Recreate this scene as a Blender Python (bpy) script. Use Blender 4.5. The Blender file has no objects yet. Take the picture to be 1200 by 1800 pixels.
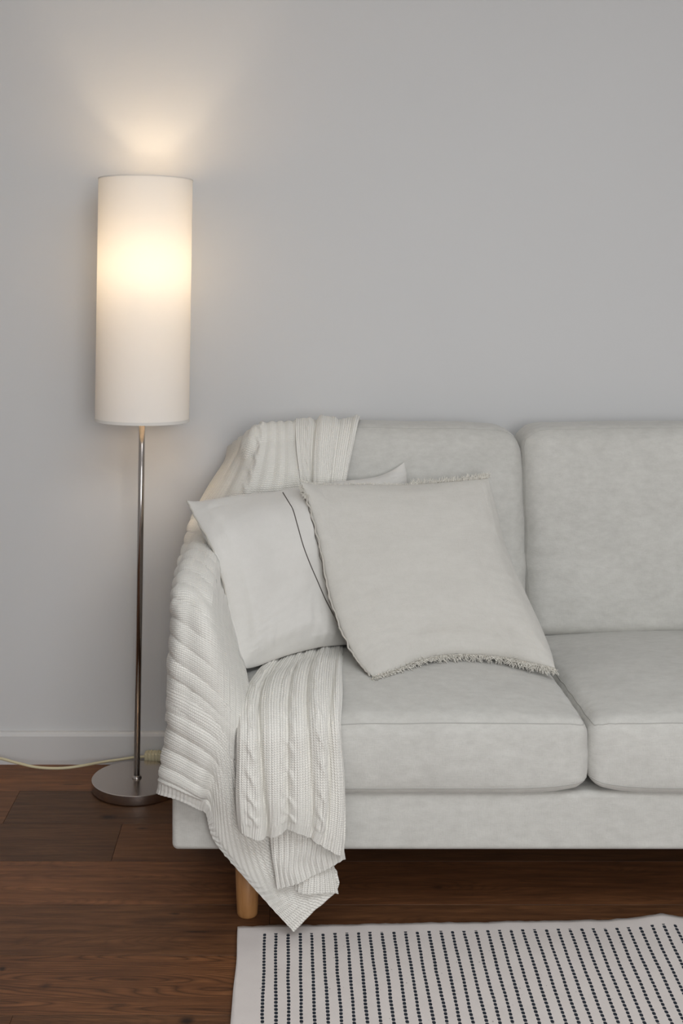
import bpy, bmesh, math, random
from mathutils import Vector, noise, Matrix
random.seed(7)
S = bpy.context.scene
COL = S.collection

# ------------------------------------------------------------------ camera
CX, CY, F, H = 490.0, 525.0, 2100.0, 1.25      # principal point, focal length (px of 1200x1800), eye height (m)
cam_d = bpy.data.cameras.new('camera'); cam = bpy.data.objects.new('camera', cam_d); COL.objects.link(cam)
cam_d.sensor_fit = 'VERTICAL'; cam_d.sensor_height = 36.0; cam_d.lens = F / 1800 * 36
cam_d.shift_x = (600 - CX) / 1800; cam_d.shift_y = -(900 - CY) / 1800
cam.location = (0, 0, H); cam.rotation_euler = (math.pi / 2, 0, 0)
cam_d.clip_start = 0.05
S.camera = cam

# ------------------------------------------------------------------ world, lights, exposure
w = bpy.data.worlds.new('World'); S.world = w; w.use_nodes = True
w.node_tree.nodes['Background'].inputs[0].default_value = (0.92, 0.95, 1.0, 1)
w.node_tree.nodes['Background'].inputs[1].default_value = 0.36
def area(name, loc, target, sx, sy, power, col):
    d = bpy.data.lights.new(name, 'AREA'); d.shape = 'RECTANGLE'; d.size = sx; d.size_y = sy
    d.energy = power; d.color = col
    o = bpy.data.objects.new(name, d); COL.objects.link(o); o.location = loc
    o.rotation_euler = (Vector(target) - Vector(loc)).to_track_quat('-Z', 'Y').to_euler()
    return o
area('window_daylight', (0.9, -1.9, 1.45), (-0.1, 3.2, 0.4), 1.7, 1.5, 66, (0.97, 0.98, 1.0))
area('overhead_fill', (0.7, 0.75, 2.6), (0.7, 1.0, 0.0), 2.6, 2.0, 74, (0.90, 0.95, 1.0))  # added overhead fill that brightens seat, rug and floor; not a real skylight
S.view_settings.view_transform = 'Standard'; S.view_settings.look = 'None'
S.view_settings.gamma = 1; S.view_settings.use_curve_mapping = False
S.view_settings.exposure = -0.10
BULB = 150.0

# ------------------------------------------------------------------ helpers
def P(px, py, Y): return Vector(((px - CX) * Y / F, Y, H - (py - CY) * Y / F))
def xat(px, Y): return (px - CX) * Y / F
def zat(py, Y): return H - (py - CY) * Y / F
def yfloor(py): return F * H / (py - CY)

def mesh_obj(name, vs, fs, mat, parent=None, smooth=True, uvs=None):
    me = bpy.data.meshes.new(name); me.from_pydata([tuple(v) for v in vs], [], fs); me.update()
    if uvs is not None:
        uvl = me.uv_layers.new(name='UVMap')
        for l in me.loops: uvl.data[l.index].uv = uvs[l.vertex_index]
    if smooth: me.polygons.foreach_set('use_smooth', [True] * len(me.polygons))
    me.materials.append(mat)
    o = bpy.data.objects.new(name, me); COL.objects.link(o)
    if parent: o.parent = parent
    return o
def tag(o, label=None, cat=None, group=None, kind=None):
    if label: o['label'] = label
    if cat: o['category'] = cat
    if group: o['group'] = group
    if kind: o['kind'] = kind
    return o
def empty(name, loc=(0, 0, 0)):
    o = bpy.data.objects.new(name, None); COL.objects.link(o); o.location = loc; o.empty_display_size = .1
    return o
def local(vs, parent):                     # world points to the space of an unrotated parent
    return [Vector(v) - parent.location for v in vs]

def rbox_data(x0, x1, y0, y1, z0, z1, r, seg=.02, deform=None):
    """rounded box: returns verts, faces and the mapping used"""
    c = Vector(((x0+x1)/2, (y0+y1)/2, (z0+z1)/2)); h = Vector(((x1-x0)/2, (y1-y0)/2, (z1-z0)/2))
    r = min(r, min(h) * .98)
    def axis(hh):
        n = max(2, int((hh - r) * 2 / seg)); core = [-(hh-r) + 2*(hh-r)*i/n for i in range(n+1)]
        e = [hh - r + r * math.tan(math.radians(45*k/4)) for k in range(1, 5)]
        return [-v for v in reversed(e)] + core + e
    ax = [axis(h[i]) for i in range(3)]
    def M(p):
        q = Vector(p); core = Vector([max(-(h[i]-r), min(h[i]-r, q[i])) for i in range(3)])
        d = q - core
        if d.length > 1e-9: q = core + d.normalized() * r
        un = Vector([q[i]/h[i] for i in range(3)])
        q = q + c
        return deform(q, un) if deform else q
    idx = {}; vs = []; fs = []
    def V(i, j, k):
        key = (i, j, k)
        if key not in idx:
            idx[key] = len(vs); vs.append(M((ax[0][i], ax[1][j], ax[2][k])))
        return idx[key]
    n = [len(a)-1 for a in ax]
    for i in range(n[0]):
        for j in range(n[1]):
            fs.append((V(i,j,0), V(i,j+1,0), V(i+1,j+1,0), V(i+1,j,0)))
            fs.append((V(i,j,n[2]), V(i+1,j,n[2]), V(i+1,j+1,n[2]), V(i,j+1,n[2])))
        for k in range(n[2]):
            fs.append((V(i,0,k), V(i+1,0,k), V(i+1,0,k+1), V(i,0,k+1)))
            fs.append((V(i,n[1],k), V(i,n[1],k+1), V(i+1,n[1],k+1), V(i+1,n[1],k)))
    for j in range(n[1]):
        for k in range(n[2]):
            fs.append((V(0,j,k), V(0,j,k+1), V(0,j+1,k+1), V(0,j+1,k)))
            fs.append((V(n[0],j,k), V(n[0],j+1,k), V(n[0],j+1,k+1), V(n[0],j,k+1)))
    return vs, fs, M, h

def tube(pts, r, n=8, closed=False, cap=True):
    pts = [Vector(p) for p in pts]; vs = []; fs = []; N = len(pts)
    up = Vector((0, 0, 1)); prev = None
    for i, p in enumerate(pts):
        if closed: t = pts[(i+1) % N] - pts[i-1]
        else: t = pts[min(i+1, N-1)] - pts[max(i-1, 0)]
        t = t.normalized() if t.length > 1e-9 else Vector((1, 0, 0))
        if prev is None:
            a = t.cross(up); a = a.normalized() if a.length > 1e-3 else Vector((1, 0, 0))
        else:
            a = prev - t * prev.dot(t); a.normalize()
        prev = a; b = t.cross(a); rr = r[i] if isinstance(r, (list, tuple)) else r
        for k in range(n):
            an = 2*math.pi*k/n; vs.append(p + (a*math.cos(an) + b*math.sin(an))*rr)
    for i in range(N if closed else N-1):
        for k in range(n):
            j = (i+1) % N
            fs.append((i*n+k, i*n+(k+1) % n, j*n+(k+1) % n, j*n+k))
    if cap and not closed:
        fs.append(tuple(range(n))[::-1]); fs.append(tuple((N-1)*n + k for k in range(n)))
    return vs, fs
def lathe(prof, n=64, c=(0, 0, 0), cap0=True, cap1=True):
    vs = []; fs = []; c = Vector(c)
    for (r, z) in prof:
        for k in range(n):
            a = 2*math.pi*k/n; vs.append(c + Vector((r*math.cos(a), r*math.sin(a), z)))
    for i in range(len(prof)-1):
        for k in range(n):
            fs.append((i*n+k, i*n+(k+1) % n, (i+1)*n+(k+1) % n, (i+1)*n+k))
    if cap0: fs.append(tuple(range(n))[::-1])
    if cap1: fs.append(tuple((len(prof)-1)*n+k for k in range(n)))
    return vs, fs
def join(parts):
    vs = []; fs = []
    for v, f in parts:
        o = len(vs); vs += list(v); fs += [tuple(i+o for i in q) for q in f]
    return vs, fs
def cr(p, t):                               # Catmull-Rom through a list of vectors, t in 0..1
    n = len(p) - 1; x = min(max(t, 0), 1) * n; i = min(int(x), n-1); s = x - i
    p1, p2 = p[i], p[i+1]; p0 = p[i-1] if i > 0 else p1*2 - p2; p3 = p[i+2] if i+2 <= n else p2*2 - p1
    return 0.5*((2*p1) + (p2-p0)*s + (2*p0-5*p1+4*p2-p3)*s*s + (3*p1-p0-3*p2+p3)*s*s*s)
def sstep(a, b, x):
    t = min(max((x-a)/(b-a), 0), 1); return t*t*(3-2*t)

# ------------------------------------------------------------------ materials
def mat(name):
    m = bpy.data.materials.new(name); m.use_nodes = True
    nt = m.node_tree; return m, nt, nt.nodes['Principled BSDF']
def N(nt, typ, **kw):
    n = nt.nodes.new(typ)
    for k, v in kw.items():
        if k in n.inputs.keys() if isinstance(k, str) else False: n.inputs[k].default_value = v
        else: setattr(n, k, v)
    return n
def mth(nt, op, a, b=None, c=None):
    n = nt.nodes.new('ShaderNodeMath'); n.operation = op
    for i, v in enumerate((a, b, c)):
        if v is None: continue
        if isinstance(v, (int, float)): n.inputs[i].default_value = v
        else: nt.links.new(v, n.inputs[i])
    return n.outputs[0]
def noise_n(nt, vec, scale, detail=3, rough=.5, mapscale=None):
    if mapscale:
        mp = nt.nodes.new('ShaderNodeMapping'); mp.inputs['Scale'].default_value = mapscale
        nt.links.new(vec, mp.inputs['Vector']); vec = mp.outputs[0]
    n = nt.nodes.new('ShaderNodeTexNoise'); n.inputs['Scale'].default_value = scale
    n.inputs['Detail'].default_value = detail; n.inputs['Roughness'].default_value = rough
    nt.links.new(vec, n.inputs['Vector']); return n.outputs['Fac']
def mixc(nt, fac, a, b, blend='MIX'):
    n = nt.nodes.new('ShaderNodeMix'); n.data_type = 'RGBA'; n.blend_type = blend
    for sock, v in ((n.inputs[0], fac), (n.inputs[6], a), (n.inputs[7], b)):
        if isinstance(v, (int, float)): sock.default_value = v
        elif isinstance(v, tuple): sock.default_value = v
        else: nt.links.new(v, sock)
    return n.outputs[2]
def bump(nt, bs, h, strength, dist=.001, prev=None):
    b = nt.nodes.new('ShaderNodeBump'); b.inputs['Strength'].default_value = strength; b.inputs['Distance'].default_value = dist
    nt.links.new(h, b.inputs['Height'])
    if prev: nt.links.new(prev, b.inputs['Normal'])
    nt.links.new(b.outputs[0], bs.inputs['Normal']); return b.outputs[0]
def ramp(nt, v, stops):
    r = nt.nodes.new('ShaderNodeValToRGB'); e = r.color_ramp.elements
    while len(e) < len(stops): e.new(.5)
    for i, (p, c) in enumerate(stops): e[i].position = p; e[i].color = c
    nt.links.new(v, r.inputs[0]); return r.outputs[0]
def plain(name, col, rough=.6, metal=0, spec=.5):
    m, nt, b = mat(name); b.inputs['Base Color'].default_value = (*col, 1); b.inputs['Roughness'].default_value = rough
    b.inputs['Metallic'].default_value = metal; b.inputs['Specular IOR Level'].default_value = spec; return m

def fabric(name, c1, c2, scale=14, weave=700, bstr=.35, mott=.5, use_uv=False, rough=.95):
    m, nt, b = mat(name); tc = nt.nodes.new('ShaderNodeTexCoord'); vec = tc.outputs['UV' if use_uv else 'Object']
    a = noise_n(nt, vec, scale, 6, .65)
    a2 = noise_n(nt, vec, scale*6, 4, .6, (.6, 1, 1.1))
    f = mth(nt, 'ADD', mth(nt, 'MULTIPLY', a, .42), mth(nt, 'MULTIPLY', a2, .58))
    col = ramp(nt, f, [(.5-mott/2, (*c1, 1)), (.5+mott/2, (*c2, 1))])
    wx = noise_n(nt, vec, weave, 1, .5, (1, 1, .12)); wy = noise_n(nt, vec, weave, 1, .5, (.12, .12, 1))
    if use_uv: wx = noise_n(nt, vec, weave, 1, .5, (1, .1, 1)); wy = noise_n(nt, vec, weave, 1, .5, (.1, 1, 1))
    hh = mth(nt, 'ADD', wx, wy)
    col = mixc(nt, mth(nt, 'MULTIPLY', mth(nt, 'ABSOLUTE', mth(nt, 'SUBTRACT', hh, 1.0)), .55), col, (c1[0]*.82, c1[1]*.82, c1[2]*.8, 1))
    nt.links.new(col, b.inputs['Base Color']); b.inputs['Roughness'].default_value = rough
    b.inputs['Specular IOR Level'].default_value = .15
    b.inputs['Sheen Weight'].default_value = .25; b.inputs['Sheen Roughness'].default_value = .5
    n1 = bump(nt, b, hh, bstr, .0012); bump(nt, b, a2, .25, .002, n1)
    return m
M_sofa = fabric('sofa_chenille', (.50, .487, .450), (.60, .587, .545), 11, 620, .35, .34)
M_linen = fabric('cream_linen', (.555, .533, .487), (.62, .598, .55), 9, 520, .35, .5, True)
M_cotton = fabric('smooth_offwhite_cotton', (.64, .62, .58), (.69, .67, .63), 9, 900, .12, .5, True)
M_fringe = plain('fringe_yarn', (.74, .71, .64), .9, 0, .1)
M_seam = plain('sofa_seam_thread', (.44, .43, .40), .9, 0, .1)
M_darkseam = plain('dark_stitch_thread', (.10, .085, .075), .9, 0, .1)
M_hemseam = plain('linen_hem_edge', (.50, .47, .42), .9, 0, .1)

def knit_mat():
    m, nt, b = mat('cream_knit'); uv = nt.nodes.new('ShaderNodeUVMap').outputs[0]
    sp = nt.nodes.new('ShaderNodeSeparateXYZ'); nt.links.new(uv, sp.inputs[0])
    a = mth(nt, 'FRACT', mth(nt, 'DIVIDE', sp.outputs[0], .0052))
    tri = mth(nt, 'ABSOLUTE', mth(nt, 'SUBTRACT', a, .5))
    st = mth(nt, 'SINE', mth(nt, 'MULTIPLY', mth(nt, 'ADD', mth(nt, 'DIVIDE', sp.outputs[1], .0044), tri), 6.283))
    groove = mth(nt, 'SMOOTH_MIN', mth(nt, 'MULTIPLY', mth(nt, 'SUBTRACT', .5, tri), 6), 1.0, .3)
    hh = mth(nt, 'ADD', mth(nt, 'MULTIPLY', st, .3), groove)
    col = mixc(nt, mth(nt, 'MULTIPLY', mth(nt, 'SUBTRACT', 1.0, groove), .22), (.84, .815, .75, 1), (.60, .575, .51, 1))
    tc = nt.nodes.new('ShaderNodeTexCoord'); f = noise_n(nt, tc.outputs['Object'], 60, 4, .6)
    col = mixc(nt, mth(nt, 'MULTIPLY', f, .35), col, (.74, .715, .65, 1))
    nt.links.new(col, b.inputs['Base Color']); b.inputs['Roughness'].default_value = .95
    b.inputs['Specular IOR Level'].default_value = .1
    b.inputs['Sheen Weight'].default_value = .3
    bump(nt, b, hh, .75, .0016)
    return m
M_knit = knit_mat()

def wall_mat():
    m, nt, b = mat('wall_paint'); tc = nt.nodes.new('ShaderNodeTexCoord')
    f = noise_n(nt, tc.outputs['Object'], 260, 3, .6); f2 = noise_n(nt, tc.outputs['Object'], 1.3, 2, .5)
    nt.links.new(mixc(nt, f2, (.60, .595, .585, 1), (.63, .625, .615, 1)), b.inputs['Base Color'])
    b.inputs['Roughness'].default_value = .85; b.inputs['Specular IOR Level'].default_value = .25
    bump(nt, b, f, .12, .0008); return m
M_wall = wall_mat()
M_trim = plain('trim_paint', (.60, .59, .575), .45)
M_ceil = plain('ceiling_paint', (.75, .75, .74), .9)

def wood_floor():
    m, nt, b = mat('dark_oak_boards')
    tc = nt.nodes.new('ShaderNodeTexCoord'); uv = nt.nodes.new('ShaderNodeUVMap').outputs[0]
    at = nt.nodes.new('ShaderNodeAttribute'); at.attribute_name = 'tone'
    tone = at.outputs['Fac']
    af = nt.nodes.new('ShaderNodeAttribute'); af.attribute_name = 'figure'; fig = af.outputs['Fac']
    g1 = noise_n(nt, uv, 9, 8, .68, (.55, 7, 1)); g2 = noise_n(nt, uv, 60, 6, .75, (.28, 11, 1))
    g3 = noise_n(nt, uv, 3.0, 3, .5, (.6, 3.5, 1))
    # growth-ring figure: contour lines of a stretched noise field
    ringf = noise_n(nt, uv, 2.1, 1.5, .4, (.8, 6, 1))
    ring = mth(nt, 'POWER', mth(nt, 'ABSOLUTE', mth(nt, 'SINE', mth(nt, 'MULTIPLY', ringf, 95))), .6)
    c = ramp(nt, g1, [(.22, (.090, .040, .019, 1)), (.45, (.185, .079, .033, 1)), (.60, (.27, .117, .048, 1)), (.80, (.42, .195, .082, 1))])
    c = mixc(nt, mth(nt, 'POWER', g2, 1.6), c, (.040, .020, .012, 1))
    c = mixc(nt, mth(nt, 'MULTIPLY', mth(nt, 'SUBTRACT', 1.0, ring), fig), c, (.035, .017, .009, 1))
    # per board tone: 0 dark umber .. 1 warm orange brown
    c = mixc(nt, mth(nt, 'SUBTRACT', 1.0, tone), c, (.42, .47, .52, 1), 'MULTIPLY')
    c = mixc(nt, mth(nt, 'MULTIPLY', tone, .45), c, (1.6, 1.35, 1.15, 1), 'MULTIPLY')
    # knots
    mp = nt.nodes.new('ShaderNodeMapping'); mp.inputs['Scale'].default_value = (1, 2.2, 1); nt.links.new(uv, mp.inputs[0])
    vo = nt.nodes.new('ShaderNodeTexVoronoi'); vo.inputs['Scale'].default_value = 3.1; nt.links.new(mp.outputs[0], vo.inputs['Vector'])
    kn = ramp(nt, vo.outputs['Distance'], [(.02, (1, 1, 1, 1)), (.075, (0, 0, 0, 1))])
    c = mixc(nt, mth(nt, 'MULTIPLY', kn, .75), c, (.014, .009, .007, 1))
    sp = nt.nodes.new('ShaderNodeSeparateXYZ'); nt.links.new(tc.outputs['Object'], sp.inputs[0])
    wob = mth(nt, 'MULTIPLY', mth(nt, 'SUBTRACT', noise_n(nt, tc.outputs['Object'], 45, 3, .6), .5), 1.3)
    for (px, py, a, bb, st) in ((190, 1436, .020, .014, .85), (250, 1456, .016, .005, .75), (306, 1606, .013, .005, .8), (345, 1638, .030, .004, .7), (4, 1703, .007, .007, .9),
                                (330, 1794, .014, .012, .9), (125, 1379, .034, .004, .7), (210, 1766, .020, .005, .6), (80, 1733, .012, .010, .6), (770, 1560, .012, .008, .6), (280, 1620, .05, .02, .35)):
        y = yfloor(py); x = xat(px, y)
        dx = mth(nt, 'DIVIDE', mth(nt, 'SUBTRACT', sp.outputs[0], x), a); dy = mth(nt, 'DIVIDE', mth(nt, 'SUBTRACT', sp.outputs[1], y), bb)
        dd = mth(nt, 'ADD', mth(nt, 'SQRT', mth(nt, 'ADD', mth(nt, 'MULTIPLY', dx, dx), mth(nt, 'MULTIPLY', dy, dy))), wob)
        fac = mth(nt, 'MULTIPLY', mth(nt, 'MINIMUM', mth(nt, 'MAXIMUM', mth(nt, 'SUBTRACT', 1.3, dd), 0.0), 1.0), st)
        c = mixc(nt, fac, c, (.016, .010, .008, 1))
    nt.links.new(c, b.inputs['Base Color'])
    rg = mth(nt, 'ADD', .36, mth(nt, 'MULTIPLY', g2, .22)); nt.links.new(rg, b.inputs['Roughness'])
    b.inputs['Specular IOR Level'].default_value = .25
    bump(nt, b, g2, .35, .0008); return m
M_floor = wood_floor()

def leg_wood():
    m, nt, b = mat('honey_beech_leg'); tc = nt.nodes.new('ShaderNodeTexCoord')
    f = noise_n(nt, tc.outputs['Object'], 30, 5, .6, (3, 3, .4))
    nt.links.new(ramp(nt, f, [(.3, (.36, .165, .055, 1)), (.7, (.50, .25, .095, 1))]), b.inputs['Base Color'])
    b.inputs['Roughness'].default_value = .4; return m
M_leg = leg_wood()

def nickel(name, rough, col):
    m, nt, b = mat(name); b.inputs['Metallic'].default_value = 1; b.inputs['Base Color'].default_value = (*col, 1)
    b.inputs['Roughness'].default_value = rough; b.inputs['Anisotropic'].default_value = .3; return m
M_nickel = nickel('brushed_nickel', .17, (.42, .385, .36))
M_nickel2 = nickel('satin_nickel_base', .24, (.60, .54, .50))

def shade_mat(name, tr, di, mixf):
    m = bpy.data.materials.new(name); m.use_nodes = True; nt = m.node_tree; nt.nodes.clear()
    out = nt.nodes.new('ShaderNodeOutputMaterial'); mx = nt.nodes.new('ShaderNodeMixShader')
    d = nt.nodes.new('ShaderNodeBsdfDiffuse'); t = nt.nodes.new('ShaderNodeBsdfTranslucent')
    tc = nt.nodes.new('ShaderNodeTexCoord')
    n1 = noise_n(nt, tc.outputs['Object'], 300, 2, .5, (1, 1, .06)); n2 = noise_n(nt, tc.outputs['Object'], 300, 2, .5, (.1, .1, 1))
    ww = mth(nt, 'MULTIPLY', mth(nt, 'ADD', n1, n2), .5)
    nt.links.new(mixc(nt, ww, (tr[0]*.93, tr[1]*.92, tr[2]*.9, 1), (tr[0], tr[1], tr[2], 1)), t.inputs[0])
    d.inputs[0].default_value = (*di, 1)
    mx.inputs[0].default_value = mixf
    nt.links.new(d.outputs[0], mx.inputs[1]); nt.links.new(t.outputs[0], mx.inputs[2]); nt.links.new(mx.outputs[0], out.inputs[0])
    return m
M_shade = shade_mat('cream_shade_cloth', (.86, .80, .70), (.85, .81, .755), .066)
M_hem = plain('shade_hem', (.72, .69, .64), .9, 0, .1)
def emit(name, col, s):
    m = bpy.data.materials.new(name); m.use_nodes = True; nt = m.node_tree; nt.nodes.clear()
    out = nt.nodes.new('ShaderNodeOutputMaterial'); e = nt.nodes.new('ShaderNodeEmission')
    e.inputs[0].default_value = (*col, 1); e.inputs[1].default_value = s; nt.links.new(e.outputs[0], out.inputs[0]); return m
M_bulb = emit('lit_bulb', (1.0, .80, .56), BULB)
M_cream = plain('cream_plastic', (.62, .55, .36), .5)
M_black = plain('black_plastic', (.012, .012, .012), .45)
M_whitep = plain('white_socket', (.7, .69, .66), .5)

# ------------------------------------------------------------------ room
YW = yfloor(1340)                      # back wall plane
XL, XR, YF, ZC = -1.7, 3.1, -2.4, 2.62
def quadbox(name, x0, x1, y0, y1, z0, z1, m):
    vs = [(x, y, z) for x in (x0, x1) for y in (y0, y1) for z in (z0, z1)]
    fs = [(0,1,3,2), (4,6,7,5), (0,4,5,1), (2,3,7,6), (0,2,6,4), (1,5,7,3)]
    o = mesh_obj(name, vs, fs, m, smooth=False); o['kind'] = 'structure'; return o
quadbox('wall_back', XL-.1, XR+.1, YW, YW+.1, -.02, ZC, M_wall)
quadbox('wall_left', XL-.1, XL, YF, YW, -.02, ZC, M_wall)
quadbox('wall_right', XR, XR+.1, YF, YW, -.02, ZC, M_wall)
quadbox('ceiling', XL-.1, XR+.1, YF, YW+.1, ZC, ZC+.1, M_ceil)
# baseboard with an eased top edge
def baseboard(name):
    d = .016; zt = zat(1288, YW-d)
    prof = [(0, 0), (-d, 0), (-d, zt-.010), (-d+.002, zt-.005), (-d+.006, zt-.001), (-d+.010, zt), (0, zt)]
    vs = []; n = len(prof)
    for x in (XL, XR):
        for (a, z) in prof: vs.append((x, YW + a, z))
    fs = [(i, (i+1) % n, n+(i+1) % n, n+i) for i in range(n)] + [tuple(range(n))[::-1], tuple(range(n, 2*n))]
    o = mesh_obj(name, vs, fs, M_trim, smooth=False); o['kind'] = 'structure'
baseboard('baseboard_back')
# floor: boards running along the wall, each with its own tone, fine V joints
def floor():
    bw = .190; y_line = yfloor(1514)
    rows = []; k = -30
    vs = []; fs = []; uvs = []; tones = []; figs = []
    rnd = random.Random(11)
    # joints (x) fixed for the rows where the photo shows them; row index counted from the line at 1514 px towards the wall
    fixed = {0: (xat(205, 2.745), [.3, .52]), 1: (xat(19, 2.93), [.70, .06]), 2: (None, [.85]), -1: (xat(1400, 2.56), [.85]), -2: (None, [.52]), -3: (None, [.80]), -4: (None, [.45])}
    ymin = YF
    r = 2
    while y_line + r*bw > ymin:
        ya, yb = y_line + r*bw, min(y_line + (r+1)*bw, YW)
        L = 1.9; fx, tn = fixed.get(r, (None, None))
        x0 = (fx if fx is not None else rnd.uniform(-1.9, 0) - 0.9)
        while x0 > XL: x0 -= L
        j = 0; xs = x0
        segs = []
        while xs < XR: segs.append((xs, xs+L)); xs += L
        for (a, b_) in segs:
            a2, b2 = max(a, XL), min(b_, XR)
            if b2 <= a2: continue
            if tn is None: t = rnd.uniform(.25, .85)
            else:
                if r == 0: t = .26 if b_ <= fx + .01 else .50
                elif r == 1: t = .62 if b_ <= fx + .01 else .20
                else: t = tn[0]
            g = .0007; o = len(vs); ou, ov = rnd.uniform(0, 40), rnd.uniform(0, 40)
            dz = .0012
            ring = [(a2, ya, -dz), (b2, ya, -dz), (b2, yb, -dz), (a2, yb, -dz), (a2+g, ya+g, 0), (b2-g, ya+g, 0), (b2-g, yb-g, 0), (a2+g, yb-g, 0)]
            for p in ring: vs.append(p); uvs.append((p[0]+ou, p[1]+ov))
            for q in ((4,5,6,7), (0,1,5,4), (1,2,6,5), (2,3,7,6), (3,0,4,7)): fs.append(tuple(o+i for i in q)); tones.append(t if q[0] == 4 else t*.3); figs.append(.8 if r == -3 else (.15 if r > -1 else .35))
        r -= 1
    # underside so that the floor is a slab
    o = len(vs); vs += [(XL, ymin-.2, -.0012), (XR, ymin-.2, -.0012), (XR, YW, -.0012), (XL, YW, -.0012), (XL, ymin-.2, -.04), (XR, ymin-.2, -.04), (XR, YW, -.04), (XL, YW, -.04)]
    uvs += [(0, 0)]*8
    for q in ((0,1,5,4), (1,2,6,5), (2,3,7,6), (3,0,4,7), (7,6,5,4)): fs.append(tuple(o+i for i in q)); tones.append(.4); figs.append(0)
    ob = mesh_obj('floor', vs, fs, M_floor, smooth=False, uvs=uvs)
    at = ob.data.attributes.new('tone', 'FLOAT', 'FACE')
    for i, t in enumerate(tones): at.data[i].value = t
    at = ob.data.attributes.new('figure', 'FLOAT', 'FACE')
    for i, t in enumerate(figs): at.data[i].value = t
    ob['kind'] = 'structure'
floor()

# ------------------------------------------------------------------ sofa
YS = 2.35                              # front of the sofa's base
X0S, X1S, XG, ARM = xat(302, YS), 1.43, .6065, .080
ZB0, ZB1 = zat(1496, YS), zat(1392, YS)
sofa = empty('sofa', ((X0S+X1S)/2, (YS+3.1)/2, 0))
tag(sofa, 'light grey fabric sofa with loose back cushions and round wooden legs', 'sofa')
def part(name, data, m, parent, owner=None):
    ow = owner or parent
    return mesh_obj(name, local(data[0], ow), data[1], m, parent)
def fn(p, s, a): return a*noise.noise(Vector(p)*s)
v, f, _, _ = rbox_data(X0S, X1S, YS, 3.14, ZB0, ZB1, .012, .04)
part('base', (v, f), M_sofa, sofa)
for (a, b_) in ((X0S, X0S+ARM), (X1S-ARM, X1S)):
    v, f, _, _ = rbox_data(a, b_, YS+.004, 3.14, ZB1-.002, .690, .034, .02, lambda q, un: Vector((q.x, q.y, q.z - max(0, un.z)*(.040*max(0, 1-(q.y-YS)/.22)**2))))
    part('arm', (v, f), M_sofa, sofa)
v, f, _, _ = rbox_data(X0S+ARM+.002, X1S-ARM-.002, 3.06, 3.15, ZB1, .80, .02, .05)
part('back_frame', (v, f), M_sofa, sofa)
def sofa_leg(x, y):
    pr = [(.0185, 0), (.0205, .003), (.0212, .01), (.027, ZB0+.004)]
    v, f = lathe(pr, 40, (x, y, 0)); part('leg', (v, f), M_leg, sofa)
for x in (xat(434.5, 2.425), X1S-.145):
    for y in (2.425, 3.04): sofa_leg(x, y)

def seams(Mf, h, corners, r=.0016, off=1.0):
    """closed seam along the rounded edge of a cushion at fixed local coordinate"""
    pts = []
    for a, b_ in zip(corners, corners[1:] + corners[:1]):
        a, b_ = Vector(a), Vector(b_); n = 60
        for i in range(n): pts.append(Mf(a + (b_-a)*(i/n)))
    return tube(pts, r, 6, True)
def seat_cushion(x0, x1, seed):
    z0, z1 = ZB1-.002, .424; y0, y1 = 2.333, 2.97
    def de(q, un):
        u, vv, ww = un; ex = max(0, 1-abs(u)**3.2); ey = max(0, 1-abs(vv)**2.6)
        q = q.copy()
        if ww > 0: q.z += .036*ex**.8*ey**.75*ww
        else: q.z += .020*abs(u)**9 * -ww*(1 if vv < 0 else .3) - .002*ex*-ww
        ez = max(0, 1-ww*ww)
        if vv < 0: q.y -= .008*ex*ez*-vv
        # outward belly at the sides
        q.x += .0035*ez*u
        sd = Vector((seed, 0, 0))
        # creases gathering at the front corners
        cg = max(0, abs(u)-.80)/.2
        q.z += cg*.0016*math.sin(q.x*260+q.y*90)*max(0, ww)
        q.y += cg*.0014*math.sin(q.z*330+q.x*60)*(1 if vv < -.9 else 0)
        n = noise.noise(q*5+sd)*.004 + noise.noise(q*16+sd)*.0013
        if ww > .3: q.z += n*min(1, (ww-.3)*2)
        if vv < -.7: q.y += n*.7
        return q
    v, f, Mf, h = rbox_data(x0, x1, y0, y1, z0, z1, .026, .012, de)
    c = part('seat_cushion', (v, f), M_sofa, sofa)
    zz = h.z*.985
    for zc in (h.z-.004, -h.z+.018):
        d = seams(Mf, h, [(-h.x, -h.y, zc), (h.x, -h.y, zc), (h.x, h.y, zc), (-h.x, h.y, zc)], .0011)
        part('seam', d, M_seam if zc < 0 else M_seam, c, sofa)
    return c
XC0 = X0S+ARM+.002; XC1 = X1S-ARM-.002
seat_cushion(XC0, XG-.001, 1.0); seat_cushion(XG+.003, XC1, 5.0)
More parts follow.
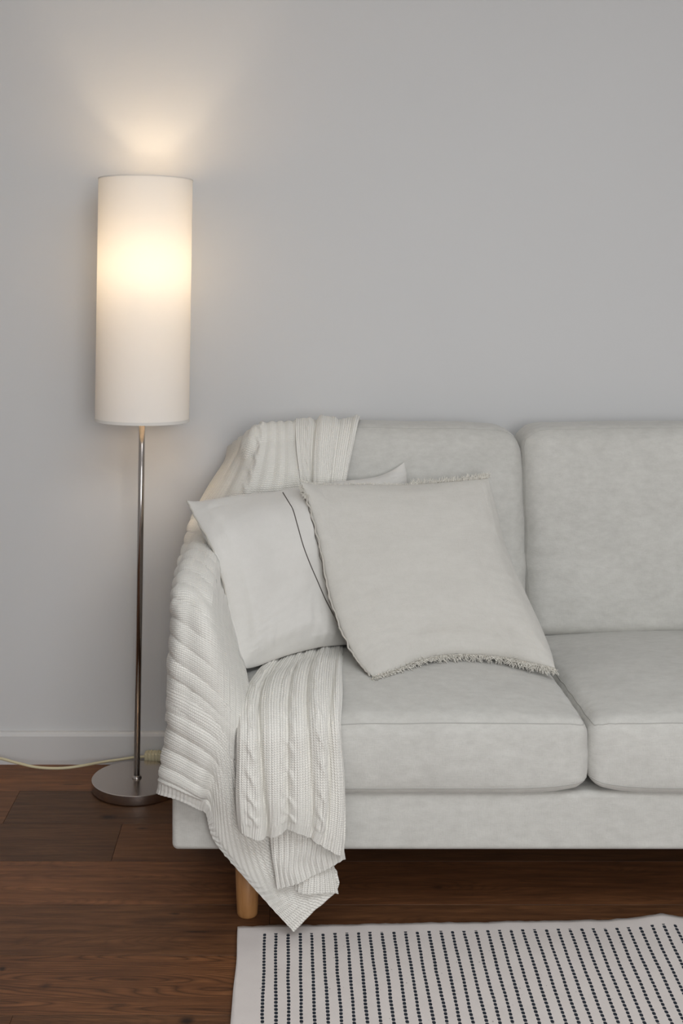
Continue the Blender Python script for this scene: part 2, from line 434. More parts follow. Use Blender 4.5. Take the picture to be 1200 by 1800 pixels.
def back_cushion(x0, x1, seed, top):
    z0, z1 = .428, top; y0, y1 = 2.885, 3.055
    def de(q, un):
        u, vv, ww = un; q = q.copy(); ex = max(0, 1-abs(u)**3); ez = max(0, 1-abs(ww)**2.4)
        if vv < 0: q.y -= .030*ex**.8*ez**.8*-vv
        q.z += .010*ex*(ww if ww > 0 else 0)
        q.x += .004*u*ez
        # top corners round off
        k = max(0, abs(u)-.80)/.2
        if ww > 0: q.z -= .020*k*k*ww
        q.y += .085*(q.z-z0)/(z1-z0)
        sd = Vector((seed, 3, 0))
        n = noise.noise(q*4.5+sd)*.007 + noise.noise(Vector((q.x*9, q.y*9, q.z*15))+sd)*.003
        # soft horizontal dents near the inner side
        k2 = max(0, abs(u)-.45)/.55
        for zc, s, am in ((.60, .016, .006), (.545, .012, .003), (.82, .02, .003)):
            n += am*k2*math.exp(-((q.z-zc-.02*math.sin(q.x*9+seed))/s)**2)
        if vv < -.3: q.y += n
        if abs(u) > .95: q.x += noise.noise(Vector((seed, 0, q.z*14)))*.004
        if ww > .9: q.z += noise.noise(Vector((q.x*7, seed, 0)))*.004
        return q
    v, f, Mf, h = rbox_data(x0, x1, y0, y1, z0, z1, .040, .012, de)
    c = part('back_cushion', (v, f), M_sofa, sofa)
    for yc in (-h.y+.014,):
        d = seams(Mf, h, [(-h.x, yc, -h.z), (h.x, yc, -h.z), (h.x, yc, h.z), (-h.x, yc, h.z)], .0006)
        part('seam', d, M_seam, c, sofa)
back_cushion(-.092, XG-.001, 2.0, zat(752, 3.02)); back_cushion(XG+.001, XC1, 8.0, zat(752, 3.02))

# ------------------------------------------------------------------ cloth contact
from mathutils.bvhtree import BVHTree
def bvh_of(objs):
    vs = []; fs = []
    bpy.context.view_layer.update()
    for o in objs:
        k = len(vs); mw = o.matrix_world; vs += [mw @ v.co for v in o.data.vertices]
        fs += [tuple(i+k for i in p.vertices) for p in o.data.polygons]
    return BVHTree.FromPolygons(vs, fs)
SOFA = bvh_of([o for o in sofa.children if o.type == 'MESH' and not o.name.startswith('leg')])
def lift(p, bvh, clr, d=(0, -.62, .78), reach=.22):
    """lay a cloth point on what is under it: come down from outside and stop clr above the surface"""
    d = Vector(d).normalized(); s = p + d*reach
    hit, n, i, dist = bvh.ray_cast(s, -d, reach + clr)
    if hit is not None and dist < reach + clr and n.dot(d) > 0: return hit + d*clr
    return p

# ------------------------------------------------------------------ throw pillows
def pillow(name, edges, T, m, label, nu=110, nv=110, wr=.004, seed=0, fillp=.55, group=None):
    """edges: top (l>r), bottom (l>r), left (t>b), right (t>b) as lists of px,py,Y ; T half thickness"""
    top, bot, lef, rig = [[P(*p) for p in e] for e in edges]
    def S0(u, v):
        a, b_ = cr(top, u), cr(bot, u); c, d = cr(lef, v), cr(rig, v)
        return (a*(1-v) + b_*v) + (c*(1-u) + d*u) - (top[0]*(1-u)*(1-v) + top[-1]*u*(1-v) + bot[0]*(1-u)*v + bot[-1]*u*v)
    def nrm(u, v):
        e = .02; du = S0(min(u+e, 1), v) - S0(max(u-e, 0), v); dv = S0(u, min(v+e, 1)) - S0(u, max(v-e, 0))
        return du.cross(dv).normalized()         # u right, v down
    nn = nrm(.5, .5); sg = -1 if nn.y > 0 else 1   # towards the viewer side (-y)
    sd = Vector((seed, seed*.7, 1))
    def surf(u, v, side):
        p = S0(u, v); n = nrm(u, v)*sg*side
        e = (max(0, math.sin(math.pi*u))*max(0, math.sin(math.pi*v)))
        t = T*e**fillp*(1.25 if side > 0 else .8)
        ed = 1-min(1, 2.2*min(u, 1-u, v, 1-v))
        w_ = noise.noise(Vector((u*3, v*3, seed)))*wr*2 + noise.noise(Vector((u*9, v*9, seed+4)))*wr*.6
        # small pleats running in from the edges
        w_ += ed*wr*.55*(noise.noise(Vector((u*34, v*5, seed))) if min(v, 1-v) < min(u, 1-u) else noise.noise(Vector((u*5, v*34, seed))))
        return p + n*(t + w_*min(1, e*6))
    vs = []; uvs = []; fs = []
    def sp(i, n): t = i/n; return .5 - .5*math.cos(math.pi*t)*(.55+.45*abs(math.cos(math.pi*t)))
    wu = (cr(top, 1)-cr(top, 0)).length; wv = (cr(lef, 1)-cr(lef, 0)).length
    for side in (1, -1):
        o = len(vs)
        for j in range(nv+1):
            for i in range(nu+1):
                u, v = sp(i, nu), sp(j, nv); vs.append(surf(u, v, side)); uvs.append((u*wu, v*wv))
        for j in range(nv):
            for i in range(nu):
                q = (o+j*(nu+1)+i, o+j*(nu+1)+i+1, o+(j+1)*(nu+1)+i+1, o+(j+1)*(nu+1)+i)
                fs.append(q if side*sg < 0 else q[::-1])
    ctr = sum(vs, Vector())/len(vs)
    o = mesh_obj(name, [x-ctr for x in vs], fs, m, uvs=uvs); o.location = ctr
    bm = bmesh.new(); bm.from_mesh(o.data); bmesh.ops.remove_doubles(bm, verts=bm.verts, dist=.00005)
    bmesh.ops.recalc_face_normals(bm, faces=bm.faces); bm.to_mesh(o.data); bm.free()
    tag(o, label, 'cushion'); return o, surf, S0
# rear pillow, leaning on the arm
A_edges = ([(329, 880, 2.74), (352, 882, 2.76), (420, 874, 2.82), (500, 866, 2.875), (570, 856, 2.88), (650, 842, 2.90), (684, 829, 2.91), (710, 813, 2.92)],
           [(424, 1176, 2.555), (450, 1172, 2.58), (505, 1152, 2.62), (560, 1138, 2.66), (600, 1134, 2.69), (670, 1130, 2.72), (740, 1120, 2.76)],
           [(329, 880, 2.74), (345, 912, 2.69), (374, 965, 2.62), (394, 1030, 2.60), (408, 1105, 2.585), (416, 1150, 2.565), (424, 1176, 2.555)],
           [(710, 813, 2.92), (715, 838, 2.918), (712, 880, 2.905), (705, 980, 2.86), (720, 1060, 2.80), (740, 1120, 2.76)])
pa, surfA, S0A = pillow('throw_pillow', A_edges, .058, M_cotton, 'smooth off-white throw pillow with a dark stitched line, leaning on the sofa arm', wr=.0065, seed=3, fillp=.62)
B_edges = ([(527, 846, 2.76), (560, 852, 2.79), (640, 852, 2.82), (720, 852, 2.84), (800, 846, 2.85), (843, 842, 2.86), (858, 840, 2.86)],
           [(655, 1190, 2.50), (690, 1180, 2.53), (740, 1160, 2.58), (790, 1150, 2.61), (870, 1153, 2.61), (930, 1164, 2.58), (975, 1174, 2.56)],
           [(527, 846, 2.76), (545, 890, 2.74), (563, 960, 2.70), (579, 1040, 2.65), (600, 1105, 2.60), (628, 1160, 2.55), (655, 1190, 2.50)],
           [(858, 840, 2.86), (874, 900, 2.83), (890, 965, 2.79), (920, 1035, 2.72), (950, 1100, 2.65), (968, 1145, 2.60), (975, 1174, 2.56)])
pb, surfB, S0B = pillow('throw_pillow', B_edges, .060, M_linen, 'square cream linen throw pillow with frayed fringe at top and bottom', wr=.0045, seed=9, fillp=.55)
def proj(p): return (CX + p.x*F/p.y, CY - (p.z-H)*F/p.y)
def find(surf, px, py, g0=(.5, .5)):
    best = None; u, v, st = g0[0], g0[1], .25
    for _ in range(26):
        c = [(min(max(u+a*st, 0), 1), min(max(v+b_*st, 0), 1)) for a in (-1, 0, 1) for b_ in (-1, 0, 1)]
        def dd(q):
            x, y = proj(surf(q[0], q[1], 1)); return (x-px)**2+(y-py)**2
        best = min(c, key=dd)
        if best == (u, v): st *= .6
        u, v = best
    return u, v
# dark stitched line on the rear pillow
line = [(497, 866), (508, 884), (515, 897), (523, 925), (533, 960), (545, 992), (558, 1022), (570, 1050), (580, 1070), (592, 1092), (604, 1112)]
# raised fold beside the line, zip flap edge
def edge_tube(S0, path, r, off, m, name, par, jit=.001):
    pts = []
    for i in range(len(path)):
        u, v = path[i]; pts.append(S0(u, v) + Vector(off) + Vector((noise.noise(Vector((i*.21, 1, r*999)))*jit*2, noise.noise(Vector((i*.21, 5, 0)))*jit, noise.noise(Vector((i*.21, 9, 0)))*jit)))
    a = tube(pts, r, 7); return mesh_obj(name, local(a[0], par), a[1], m, par)
edge_tube(S0A, [(0, i/120) for i in range(121)], .0018, (-.0008, 0, 0), M_hemseam, 'edge_piping', pa)
# front pillow: doubled selvage down the left edge
edge_tube(S0B, [(0.0, i/140) for i in range(4, 139)], .0022, (-.002, -.002, 0), M_hemseam, 'edge_piping', pb, .0022)
edge_tube(S0B, [(0.0, i/140) for i in range(6, 137)], .0009, (-.0048, -.0015, 0), M_darkseam, 'edge_stitching', pb, .0022)
# fringe
def strand(p, d, L, r, rnd, curl=.5):
    pts = [p]; d = Vector(d).normalized(); q = Vector(p)
    for k in range(4):
        d = (d + Vector((rnd.uniform(-curl, curl), rnd.uniform(-curl, curl)*.6, rnd.uniform(-curl, curl)))).normalized()
        q = q + d*(L/4); pts.append(q.copy())
    return tube(pts, [r, r, r*.9, r*.8, r*.5], 4)
rnd = random.Random(5)
items = []
def fringe_edge(vv, u0, u1, n, out, Lr, curl, offs=0):
    for i in range(n):
        u = u0 + (u1-u0)*(i + rnd.random())/n
        p = S0B(u, vv) + Vector((0, rnd.uniform(-.004, .002), 0))
        tng = (S0B(min(u+.01, 1), vv) - S0B(max(u-.01, 0), vv)).normalized()
        d = Vector(out) + tng*rnd.uniform(-.6, .6) + Vector((0, rnd.uniform(-.5, .2), 0))
        # clumps of thread
        L = rnd.uniform(*Lr)*(.75+.5*noise.noise(Vector((u*40, vv, 0))))
        items.append(strand(p, d, L, rnd.uniform(.0006, .0011), rnd, curl))
fringe_edge(1.0, .0, .42, 360, (.05, -.9, -.25), (.012, .024), .75)
fringe_edge(1.0, .42, 1.0, 460, (.15, -.8, -.5), (.018, .032), .4)
fringe_edge(0.0, .0, .55, 240, (-.1, .1, .8), (.004, .009), .5)
fringe_edge(0.0, .50, .98, 330, (.15, .1, 1), (.009, .022), .55)
for i in range(90):
    p = S0B(0, rnd.uniform(.03, .11)) + Vector((0, -.003, 0)); items.append(strand(p, (-.6, -.6, -.1), rnd.uniform(.006, .014), .0007, rnd, .9))
v_, f_ = join(items); fo = mesh_obj('fringe', local(v_, pb), f_, M_fringe, pb); fo['kind'] = 'stuff'; fo['label'] = 'frayed cream thread fringe'

# ------------------------------------------------------------------ knitted blanket
def sheet(rows, nu, nv, ribs, uvw, jitter=.0015):
    """rows: list of rows of (px,py,Y). ribs(u,v)->height along normal. uvw: (metres across, metres along, swap)"""
    R = [[P(*p) for p in r] for r in rows]
    grid = []
    for j in range(nv+1):
        v = j/nv; line = []
        for i in range(nu+1):
            line.append(None)
        grid.append(line)
    # resample rows first
    RS = [[cr(r, i/nu) for i in range(nu+1)] for r in R]
    for i in range(nu+1):
        colp = [RS[k][i] for k in range(len(R))]
        for j in range(nv+1): grid[j][i] = cr(colp, j/nv)
    for it in range(3):
        for j in range(nv+1):
            for i in range(nu+1): grid[j][i] = lift(grid[j][i], SOFA, .008)
        if it < 2:
            for _ in range(6):
                for j in range(1, nv):
                    for i in range(1, nu): grid[j][i] = grid[j][i]*.5 + (grid[j-1][i]+grid[j+1][i]+grid[j][i-1]+grid[j][i+1])*.125
    vs = []; uvs = []; fs = []
    for j in range(nv+1):
        for i in range(nu+1):
            du = grid[j][min(i+1, nu)] - grid[j][max(i-1, 0)]; dv = grid[min(j+1, nv)][i] - grid[max(j-1, 0)][i]
            n = du.cross(dv)
            n = n.normalized() if n.length > 1e-12 else Vector((0, -1, 0))
            n = -n
            u, v = i/nu, j/nv
            h = ribs(u, v) + noise.noise(grid[j][i]*22)*jitter
            q = grid[j][i] + n*h; vs.append(lift(q, SOFA, .0045) if q.z > ZB0+.02 else q)
            a, b_ = u*uvw[0], v*uvw[1]
            uvs.append((b_, a) if uvw[2] else (a, b_))
    for j in range(nv):
        for i in range(nu):
            fs.append((j*(nu+1)+i, (j+1)*(nu+1)+i, (j+1)*(nu+1)+i+1, j*(nu+1)+i+1))
    return vs, fs, uvs
def rib(x, period, sharp=1.0):
    c = .5+.5*math.cos(2*math.pi*x/period); return c**sharp
def cable(x, y, xc, w, per):
    s = (x-xc)/w
    if abs(s) > 1.4: return 0
    ph = math.pi*y/per
    a = math.exp(-((s-.55*math.sin(ph))/.42)**2)*(1+.35*math.cos(ph)); b_ = math.exp(-((s+.55*math.sin(ph))/.42)**2)*(1-.35*math.cos(ph))
    return max(a, b_)
sheets = []
# --- sheet over the top left of the sofa back, down the arm, with the long tail
rowsA = [
 [(402, 785, 3.19), (424, 767, 3.10), (455, 753, 3.05), (490, 745, 3.04), (522, 740, 3.045)],
 [(395, 812, 3.17), (410, 805, 3.06), (450, 790, 2.955), (490, 783, 2.945), (524, 780, 2.95)],
 [(365, 860, 3.13), (380, 855, 3.02), (430, 850, 2.925), (485, 845, 2.90), (528, 840, 2.90)],
 [(336, 915, 3.08), (345, 905, 2.98), (400, 915, 2.90), (460, 930, 2.88), (520, 930, 2.88)],
 [(324, 960, 2.95), (328, 952, 2.84), (365, 962, 2.76), (392, 1000, 2.72), (420, 1050, 2.78)],
 [(313, 1010, 2.80), (314, 1000, 2.62), (345, 1003, 2.56), (382, 1030, 2.55), (416, 1090, 2.68)],
 [(306, 1060, 2.65), (305, 1050, 2.42), (335, 1048, 2.375), (378, 1075, 2.38), (426, 1150, 2.62)],
 [(302, 1130, 2.60), (300, 1120, 2.36), (335, 1128, 2.315), (385, 1160, 2.315), (440, 1215, 2.46)],
 [(299, 1200, 2.58), (298, 1195, 2.35), (335, 1212, 2.305), (388, 1245, 2.30), (445, 1292, 2.33)],
 [(299, 1270, 2.56), (297, 1268, 2.345), (335, 1288, 2.303), (388, 1318, 2.30), (440, 1355, 2.315)],
]
def ribsA(u, v):
    L = v*1.05; a = L - u*.02
    k = sstep(.28, .42, v)
    vert = .0038*rib(u*.20, .022, .7) + .0026*cable(u*.20, L, .105, .012, .05)
    a += .016*noise.noise(Vector((u*2.5, L*5, 8))) - .05*u
    horiz = .0050*abs(math.sin(math.pi*a/.050))**.55 + .0004*rib(a, .0110, 1) + .007*noise.noise(Vector((u*2.2, a*11, 2)))
    band = sstep(.68, .82, u)*k
    return (1-k)*vert + k*horiz*(.6+.4*math.sin(math.pi*min(1, u*1.4)))*(1-.7*band) + band*.0022*rib(u*.20, .0085, 1)
rA = sheet(rowsA, 120, 420, ribsA, (.20, 1.05, True))
# lower arm sheet with the hem and tail (columns run along the hem)
rowsT = [
 [(301, 1180, 2.56), (298, 1180, 2.35), (335, 1196, 2.306), (388, 1228, 2.302), (425, 1270, 2.325), (470, 1300, 2.335), (500, 1330, 2.335)],
 [(299, 1230, 2.56), (297, 1232, 2.345), (335, 1250, 2.304), (385, 1282, 2.30), (430, 1335, 2.315), (480, 1370, 2.325), (525, 1400, 2.325)],
 [(300, 1275, 2.54), (296, 1278, 2.342), (333, 1298, 2.302), (380, 1328, 2.298), (425, 1390, 2.312), (490, 1440, 2.32), (560, 1460, 2.322)],
 [(296, 1320, 2.50), (291, 1318, 2.340), (330, 1338, 2.300), (374, 1362, 2.300), (415, 1438, 2.312), (490, 1500, 2.318), (584, 1515, 2.32)],
 [(290, 1352, 2.46), (286, 1353, 2.338), (325, 1372, 2.300), (368, 1396, 2.306), (404, 1470, 2.316), (482, 1545, 2.314), (594, 1560, 2.32)],
 [(286, 1374, 2.44), (282, 1375, 2.336), (322, 1392, 2.300), (364, 1414, 2.312), (392, 1486, 2.320), (462, 1560, 2.312), (550, 1603, 2.315)],
 [(281, 1392, 2.42), (278, 1396, 2.335), (320, 1409, 2.302), (359, 1430, 2.318), (378, 1480, 2.322), (445, 1560, 2.312), (516, 1638, 2.315)],
]
def ribsT(u, v):
    L = v*.30; a = L + u*.05
    k = sstep(.42, .62, u); hem = sstep(.80, .86, v)
    a += .012*noise.noise(Vector((u*3, L*8, 8))) - .10*u
    up = .0050*abs(math.sin(math.pi*a/.044))**.55 + .0004*rib(a, .0110, 1) + .007*noise.noise(Vector((u*3, a*11, 2)))
    down = .0022*rib(u*.40 - v*.16, .0125, .9) + .004*noise.noise(Vector((u*5, v*5, 7)))
    hr = .0014*rib(u*.42, .0105, .9)
    fold = (-.010*math.exp(-((u-.50)/.035)**2)*sstep(.25, .6, v) + .006*math.exp(-((u-.42)/.05)**2)*sstep(.3, .7, v))*(1-.5*hem)
    return (up*(1-k)+down*k)*(1-.75*hem) + hr*hem + fold
rT = sheet(rowsT, 380, 240, ribsT, (.42, .30, True))
# --- piece lying over the top of the back cushion
rowsD = [
 [(524, 760, 3.19), (555, 758, 3.19), (590, 758, 3.19), (632, 762, 3.19)],
 [(521, 737, 3.08), (555, 736, 3.08), (590, 737, 3.08), (632, 738, 3.08)],
 [(519, 748, 2.985), (555, 745, 2.985), (590, 745, 2.985), (629, 748, 2.985)],
 [(521, 790, 2.925), (552, 790, 2.92), (585, 790, 2.92), (619, 792, 2.93)],
 [(527, 840, 2.895), (552, 842, 2.89), (580, 845, 2.89), (608, 848, 2.90)],
 [(532, 900, 2.90), (552, 905, 2.90), (575, 905, 2.90), (600, 905, 2.90)],
]
def ribsD(u, v):
    x = u*.155; y = v*.36
    f_ = .0015*rib(x, .0165, .8) + .0028*cable(x, y, .096, .014, .042) + .0018*cable(x, y+.02, .030, .012, .045)
    fold = -.012*math.exp(-((u-.32+.10*(v-.3))/.035)**2) + .007*math.exp(-((u-.45)/.10)**2) - .006*math.exp(-((u-.72)/.04)**2)
    edge = .006*math.exp(-((u-.95)/.05)**2)
    return f_ + fold + edge
rD = sheet(rowsD, 170, 260, ribsD, (.155, .36, False))
# --- piece over the seat cushion front, folds falling to a ribbed hem
rowsB = [
 [(490, 1165, 2.74), (520, 1155, 2.76), (548, 1148, 2.77), (575, 1142, 2.78), (600, 1135, 2.78)],
 [(455, 1186, 2.60), (495, 1172, 2.62), (535, 1158, 2.65), (570, 1148, 2.66), (602, 1143, 2.67)],
 [(430, 1208, 2.47), (475, 1192, 2.49), (522, 1178, 2.50), (564, 1168, 2.52), (602, 1170, 2.53)],
 [(417, 1245, 2.355), (465, 1232, 2.37), (515, 1222, 2.375), (560, 1214, 2.38), (602, 1212, 2.39)],
 [(416, 1290, 2.29), (464, 1285, 2.295), (515, 1278, 2.298), (562, 1272, 2.300), (602, 1270, 2.315)],
 [(415, 1345, 2.278), (464, 1342, 2.280), (515, 1338, 2.283), (565, 1335, 2.288), (606, 1335, 2.300)],
 [(414, 1400, 2.272), (464, 1400, 2.275), (515, 1398, 2.278), (566, 1400, 2.283), (610, 1405, 2.295)],
 [(416, 1438, 2.270), (464, 1440, 2.274), (515, 1436, 2.276), (564, 1448, 2.280), (608, 1460, 2.290)],
 [(420, 1463, 2.270), (460, 1476, 2.274), (512, 1460, 2.276), (556, 1482, 2.280), (604, 1508, 2.290)],
]
def ribsB(u, v):
    y = v*.50; x = u*.215 + .005*noise.noise(Vector((u*1.5, v*4, 1)))
    g = sstep(.0, .25, v)
    q = u + .03*math.sin(v*3.1+.4)*g
    f_ = .0010*rib(x, .0078, 1)
    f_ += .0034*cable(x, y, .030, .015, .048) + .0034*cable(x, y+.02, .098, .015, .05) + .0032*cable(x, y+.01, .160, .014, .048)
    fold = 0
    for uc, wd, am, sl in ((.245, .022, -.020, .10), (.16, .07, .010, .02), (.345, .07, .013, .05), (.47, .025, -.013, -.06), (.56, .05, .012, -.03),
                           (.665, .022, -.014, .05), (.76, .05, .011, .06), (.865, .02, -.013, -.22), (.94, .04, .010, -.1), (.06, .04, .006, 0)):
        c = uc + sl*(v-.6)
        fold += .62*am*math.exp(-((q-c)/wd)**2)
    hem = sstep(.90, .93, v)
    f_ = f_*(1-hem) + .0013*rib(x, .0062, 1)*hem
    return f_ + fold*(.35+.65*sstep(.05, .45, v)) - .010*math.exp(-(u/.02)**2) - .012*math.exp(-((1-u)/.02)**2)
rB = sheet(rowsB, 380, 420, ribsB, (.215, .50, False), .001)
# --- second and third layers showing under that hem
rowsC = [
 [(472, 1380, 2.306), (520, 1375, 2.303), (565, 1380, 2.302), (606, 1395, 2.306)],
 [(474, 1450, 2.304), (520, 1450, 2.300), (565, 1455, 2.300), (607, 1460, 2.304)],
 [(477, 1500, 2.304), (520, 1495, 2.297), (562, 1488, 2.297), (605, 1488, 2.302)],
 [(483, 1535, 2.304), (518, 1525, 2.297), (560, 1508, 2.297), (604, 1499, 2.302)],
 [(487, 1561, 2.304), (525, 1552, 2.298), (566, 1533, 2.298), (605, 1508, 2.302)],
]
def ribsC(u, v):
    return .0024*rib(u*.15+v*.01, .0115, .9) + .003*noise.noise(Vector((u*4, v*3, 3))) + .004*math.sin(u*7+1)*v
rC = sheet(rowsC, 150, 200, ribsC, (.15, .19, False), .001)
rowsE = [
 [(500, 1440, 2.318), (530, 1440, 2.314), (560, 1440, 2.314), (580, 1440, 2.318)],
 [(503, 1500, 2.316), (532, 1500, 2.311), (562, 1500, 2.311), (583, 1500, 2.314)],
 [(508, 1535, 2.314), (535, 1535, 2.309), (565, 1535, 2.309), (588, 1535, 2.312)],
 [(516, 1558, 2.314), (532, 1570, 2.308), (566, 1570, 2.308), (595, 1572, 2.312)],
]
rE = sheet(rowsE, 90, 120, lambda u, v: .002*rib(u*.10, .011, .9)+.003*math.sin(u*5)*v, (.10, .14, False), .001)
vs = []; fs = []; uvs = []
for (a, b_, c) in (rA, rT, rD, rB, rC, rE):
    o = len(vs); vs += a; uvs += c; fs += [tuple(i+o for i in q) for q in b_]
org = P(400, 1200, 2.4)
bl = mesh_obj('knit_blanket', [x-org for x in vs], fs, M_knit, uvs=uvs); bl.location = org
so = bl.modifiers.new('thickness', 'SOLIDIFY'); so.thickness = .0035; so.offset = -1
tag(bl, 'cream cable-knit throw blanket draped over the sofa arm, seat and back', 'blanket')

# pillows rest on seat and blanket: move only the vertices that would sink in
def settle(o, bvh, clr, d, reach):
    for v in o.data.vertices:
        wl = o.location + (o.parent.location if o.parent else Vector()); p = v.co + wl; q = lift(p, bvh, clr, d, reach)
        if q is not p: v.co = q - wl
bl_bvh = bvh_of([bl])
for o in (pa, pb):
    settle(o, SOFA, .002, (0, -.45, .89), .06); settle(o, bl_bvh, .001, (0, -.45, .89), .035)
settle(fo, SOFA, .001, (0, -.45, .89), .04)
B_bvh = bvh_of([pb]); eye = Vector((0, 0, H))
for v in pa.data.vertices:
    p = v.co + pa.location; d = (p - eye).normalized()
    hit, n, i, dist = B_bvh.ray_cast(p, -d)
    if hit is not None and n.dot(d) < 0:                 # inside the front pillow: the cloth gives way backwards
        h2, n2, i2, d2 = B_bvh.ray_cast(p, d)
        if h2 is not None: v.co = h2 + d*.002 - pa.location
    elif hit is None:
        h1, n1, i1, d1 = B_bvh.ray_cast(p, d, .09)       # bulges out in front of it: goes behind as well
        if h1 is not None and n1.dot(d) < 0:
            h2, n2, i2, d2 = B_bvh.ray_cast(h1 + d*.001, d)
            if h2 is not None: v.co = h2 + d*.002 - pa.location
A_bvh = bvh_of([pa]); lv = [Vector((a, b_, 0)) for a, b_ in line]; pts = []
for i in range(200):
    q = cr(lv, i/199); d = (P(q.x, q.y, 2.5) - eye).normalized(); hit, n, k, dd = A_bvh.ray_cast(eye, d)
    if hit is not None and (not pts or (hit-pts[-1]).length < .03): pts.append(hit + n*.0004)
v_, f_ = tube(pts, .0012, 6); mesh_obj('stitched_line', local(v_, pa), f_, M_darkseam, pa)['label'] = 'thin dark stitched line'

# ------------------------------------------------------------------ floor lamp
YL = 3.052
XLm = xat(240, YL)
lamp = empty('floor_lamp', (XLm, YL, 0)); lamp.rotation_euler = (0, math.radians(.86), 0)
tag(lamp, 'lit floor lamp with tall cream drum shade on a brushed metal pole', 'lamp')
sc = YL/F
RB = 79*sc; zbt = zat(1367, YL)
pr = [(RB-.004, 0.001), (RB-.0015, .0025), (RB-.0008, .005), (RB-.0008, zbt-.0015), (RB-.0022, zbt), (.012, zbt)]
v, f = lathe(pr, 96); o = mesh_obj('base', v, f, M_nickel2, lamp)
bv = o.modifiers.new('es', 'EDGE_SPLIT'); bv.split_angle = math.radians(35)
zs0, zs1 = zat(739, YL), zat(316, YL); RS_ = 82.3*sc
v, f = lathe([(.0078, zbt), (.0078, 1.36-.04)], 32); mesh_obj('pole', v, f, M_nickel, lamp)
v, f = lathe([(.0125, zbt-.0005), (.0125, zbt+.002), (.011, zbt+.0045), (.0085, zbt+.007), (.0078, zbt+.0072)], 40)
mesh_obj('collar', v, f, M_nickel, lamp)
v, f = lathe([(RS_*1.0, zs0), (RS_*1.0, zs1)], 128, cap0=False, cap1=False)
shade = mesh_obj('lamp_shade', v, f, M_shade, lamp)
def band(z0, z1, name, t=.0012):
    v, f = lathe([(RS_-t, z0), (RS_+t, z0), (RS_+t, z1), (RS_-t, z1), (RS_-t, z0)], 128, cap0=False, cap1=False)
    o = mesh_obj(name, v, f, M_hem, shade); e = o.modifiers.new('es', 'EDGE_SPLIT'); e.split_angle = .6
band(zs0-.001, zs0+.0065, 'hem', .0008); band(zs1-.0015, zs1+.0012, 'hem', .0008)
zb_ = zat(462, YL)
items = []
for k in range(3):                          # spider that carries the shade
    a = 2*math.pi*k/3+.5; c_, s_ = math.cos(a), math.sin(a)
    items.append(tube([(c_*.019, s_*.019, zb_-.075), (c_*RS_*.6, s_*RS_*.6, zb_-.075), (c_*(RS_-.001), s_*(RS_-.001), zb_-.075)], .0013, 6))
v, f = join(items); mesh_obj('shade_carrier', v, f, M_whitep, lamp)
v, f = lathe([(.019, zb_-.115), (.019, zb_-.055), (.014, zb_-.05)], 32); mesh_obj('bulb_socket', v, f, M_whitep, lamp)
bp = []
for k in range(17):
    a = math.pi*k/16; bp.append((max(.0005, .030*math.sin(a)) if a > 1.0 or True else 0, -.030*math.cos(a)))
bp = [(.013, -.050), (.014, -.040), (.020, -.028)] + [(max(.0004, .030*math.sin(math.radians(t))), -.030*math.cos(math.radians(t))) for t in range(50, 181, 10)]
v, f = lathe([(r, zb_+z) for r, z in bp], 40); mesh_obj('bulb', v, f, M_bulb, lamp)

# ------------------------------------------------------------------ power cord by the skirting
YC = 3.13
cord = empty('power_cord', (xat(120, YC), YC, 0))
tag(cord, 'cream power cord lying along the foot of the wall behind the lamp', 'cord')
cp = [(-40, 1326, 3.175), (0, 1333, 3.165), (30, 1341, 3.15), (60, 1348, 3.135), (90, 1350.5, 3.128), (120, 1349.5, 3.13), (150, 1345, 3.145), (180, 1339.5, 3.17), (205, 1336, 3.18), (232, 1332, 3.185), (257, 1330, 3.188)]
cp = [P(*p) for p in cp]; pts = [cr(cp, i/120) for i in range(121)]
for p in pts: p.z = max(p.z, .0036)
v, f = tube(pts, .0035, 10); mesh_obj('cable', local(v, cord), f, M_cream, cord)
e = pts[-1]
v, f, _, _ = rbox_data(e.x-.004, e.x+.040, e.y-.014, e.y+.012, e.z-.011, e.z+.013, .004, .01)
items = [(v, f)]
for k in range(4):
    vv, ff, _, _ = rbox_data(e.x+.002+k*.009, e.x+.006+k*.009, e.y-.0152, e.y+.0125, e.z-.012, e.z+.014, .0015, .01); items.append((vv, ff))
v, f = join(items); mesh_obj('socket_end', local(v, cord), f, M_cream, cord)
v, f, _, _ = rbox_data(e.x+.040, e.x+.075, e.y-.014, e.y+.010, e.z-.014, e.z+.017, .004, .01)
o = mesh_obj('plug', local(v, cord), f, M_black, cord); o['label'] = 'black plug pushed into the cream socket end'

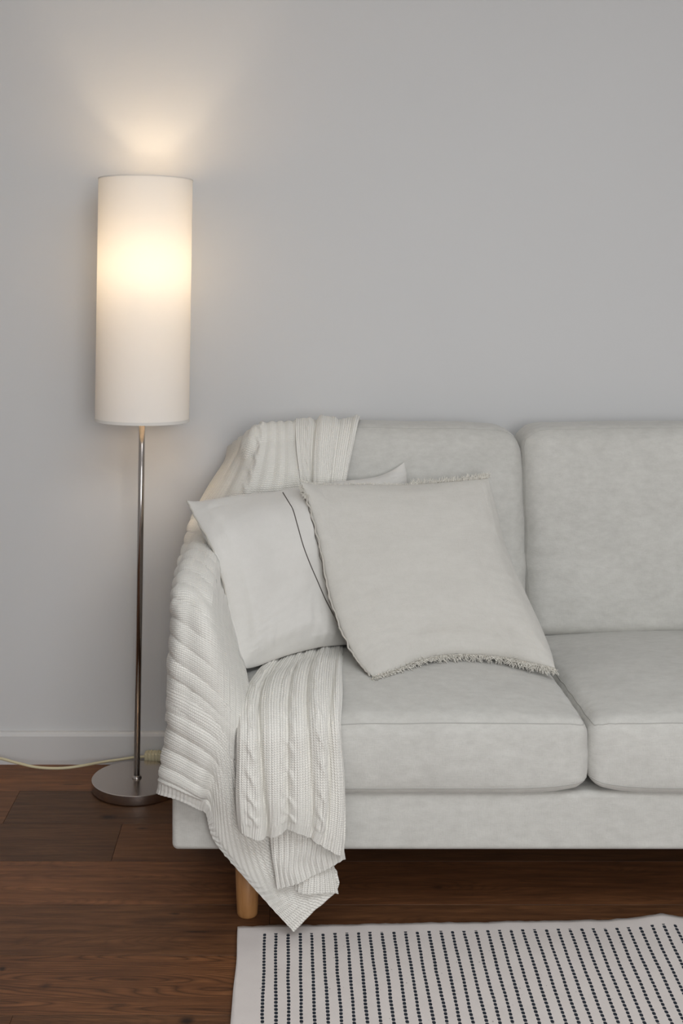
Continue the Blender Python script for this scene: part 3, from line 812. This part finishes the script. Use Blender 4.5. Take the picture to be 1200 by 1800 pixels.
# ------------------------------------------------------------------ rug
def rug_mat():
    m, nt, b = mat('striped_cotton_rug'); uv = nt.nodes.new('ShaderNodeUVMap').outputs[0]
    sp = nt.nodes.new('ShaderNodeSeparateXYZ'); nt.links.new(uv, sp.inputs[0]); U, V = sp.outputs[0], sp.outputs[1]
    tc = nt.nodes.new('ShaderNodeTexCoord')
    # U counts stripes (integer = stripe centre), V metres from the far hem
    wob = mth(nt, 'MULTIPLY', mth(nt, 'SUBTRACT', noise_n(nt, uv, 1.0, 2, .6, (1.2, 26, 1)), .5), .10)
    d = mth(nt, 'ABSOLUTE', mth(nt, 'SUBTRACT', mth(nt, 'FRACT', mth(nt, 'ADD', mth(nt, 'ADD', U, wob), .5)), .5))
    kk = mth(nt, 'FLOOR', mth(nt, 'ADD', U, .5))
    ph = mth(nt, 'ADD', mth(nt, 'DIVIDE', V, .0106), mth(nt, 'MULTIPLY', kk, .37))
    bead = mth(nt, 'SINE', mth(nt, 'MULTIPLY', ph, 6.283))
    half = mth(nt, 'ADD', .118, mth(nt, 'MULTIPLY', bead, .025))
    ins = mth(nt, 'SMOOTHSTEP', d, 0, 0) if False else mth(nt, 'LESS_THAN', d, half)
    ins = mth(nt, 'MULTIPLY', ins, mth(nt, 'GREATER_THAN', bead, -.88))
    ins = mth(nt, 'MULTIPLY', ins, mth(nt, 'GREATER_THAN', U, -.5))
    ins = mth(nt, 'MULTIPLY', ins, mth(nt, 'GREATER_THAN', V, .030))
    f1 = noise_n(nt, tc.outputs['Object'], 18, 5, .6); f2 = noise_n(nt, uv, 1, 3, .6, (9, 500, 1))
    base = mixc(nt, f1, (.66, .60, .565, 1), (.78, .72, .68, 1))
    base = mixc(nt, mth(nt, 'MULTIPLY', f2, .3), base, (.52, .475, .445, 1))
    speck = mth(nt, 'LESS_THAN', noise_n(nt, tc.outputs['Object'], 120, 1, .4), .215)
    base = mixc(nt, mth(nt, 'MULTIPLY', speck, .6), base, (.18, .15, .13, 1))
    dark = mixc(nt, f1, (.018, .022, .030, 1), (.040, .046, .058, 1))
    nt.links.new(mixc(nt, ins, base, dark), b.inputs['Base Color'])
    b.inputs['Roughness'].default_value = .95; b.inputs['Specular IOR Level'].default_value = .1
    hh = mth(nt, 'ADD', mth(nt, 'MULTIPLY', f2, .6), mth(nt, 'MULTIPLY', ins, .8)); bump(nt, b, hh, .5, .0015)
    return m
def build_rug():
    # floor positions of the far and near edge as read in the photo
    zt = .007
    def G(px, py): y = F*(H-zt)/(py-CY); return Vector(((px-CX)*y/F, y))
    y1 = G(460, 1797).y
    def far(k): return G(465.3+20.37*k, 1628 - .36*k)
    def near(k): return G(460.7+23.17*k, 1797)
    ks = [-2.35 + i*.25 for i in range(0, 260)]
    L0 = (far(10)-near(10)).length; ext = 2.6
    nv = 130; vs = []; uvs = []; fs = []
    for j in range(nv+1):
        s = (j/nv)**1.15*ext/L0
        for k in ks:
            a, b_ = far(k), near(k); p = a + (b_-a)*s
            Vm = s*L0
            wv = .0028*math.exp(-((k-34)/2.2)**2)*math.exp(-Vm/.10)*3.2 + .0012*noise.noise(Vector((k*.25, Vm*6, 0))) + .0016*noise.noise(Vector((k*.6, Vm*12, 3)))*math.exp(-Vm/.05)
            edge = .0012*noise.noise(Vector((k*1.3, 0, 5))) if j == 0 else 0
            hem = .0012 if Vm < .028 else 0
            vs.append((p.x + .0015*noise.noise(Vector((k*.5, Vm*9, 9))) - (.004*noise.noise(Vector((0, Vm*5, 2))) if k == ks[0] else 0), p.y + edge*3, zt + hem + max(-.001, wv)))
            uvs.append((k, Vm))
    n = len(ks)
    for j in range(nv):
        for i in range(n-1): fs.append((j*n+i, (j+1)*n+i, (j+1)*n+i+1, j*n+i+1))
    org = Vector((vs[n//2][0], vs[n//2][1], 0))
    o = mesh_obj('rug', [Vector(x)-org for x in vs], fs, rug_mat(), uvs=uvs); o.location = org
    s = o.modifiers.new('thickness', 'SOLIDIFY'); s.thickness = .0052; s.offset = -1
    tag(o, 'cream woven cotton rug with thin dark dashed stripes in front of the sofa', 'rug')
build_rug()
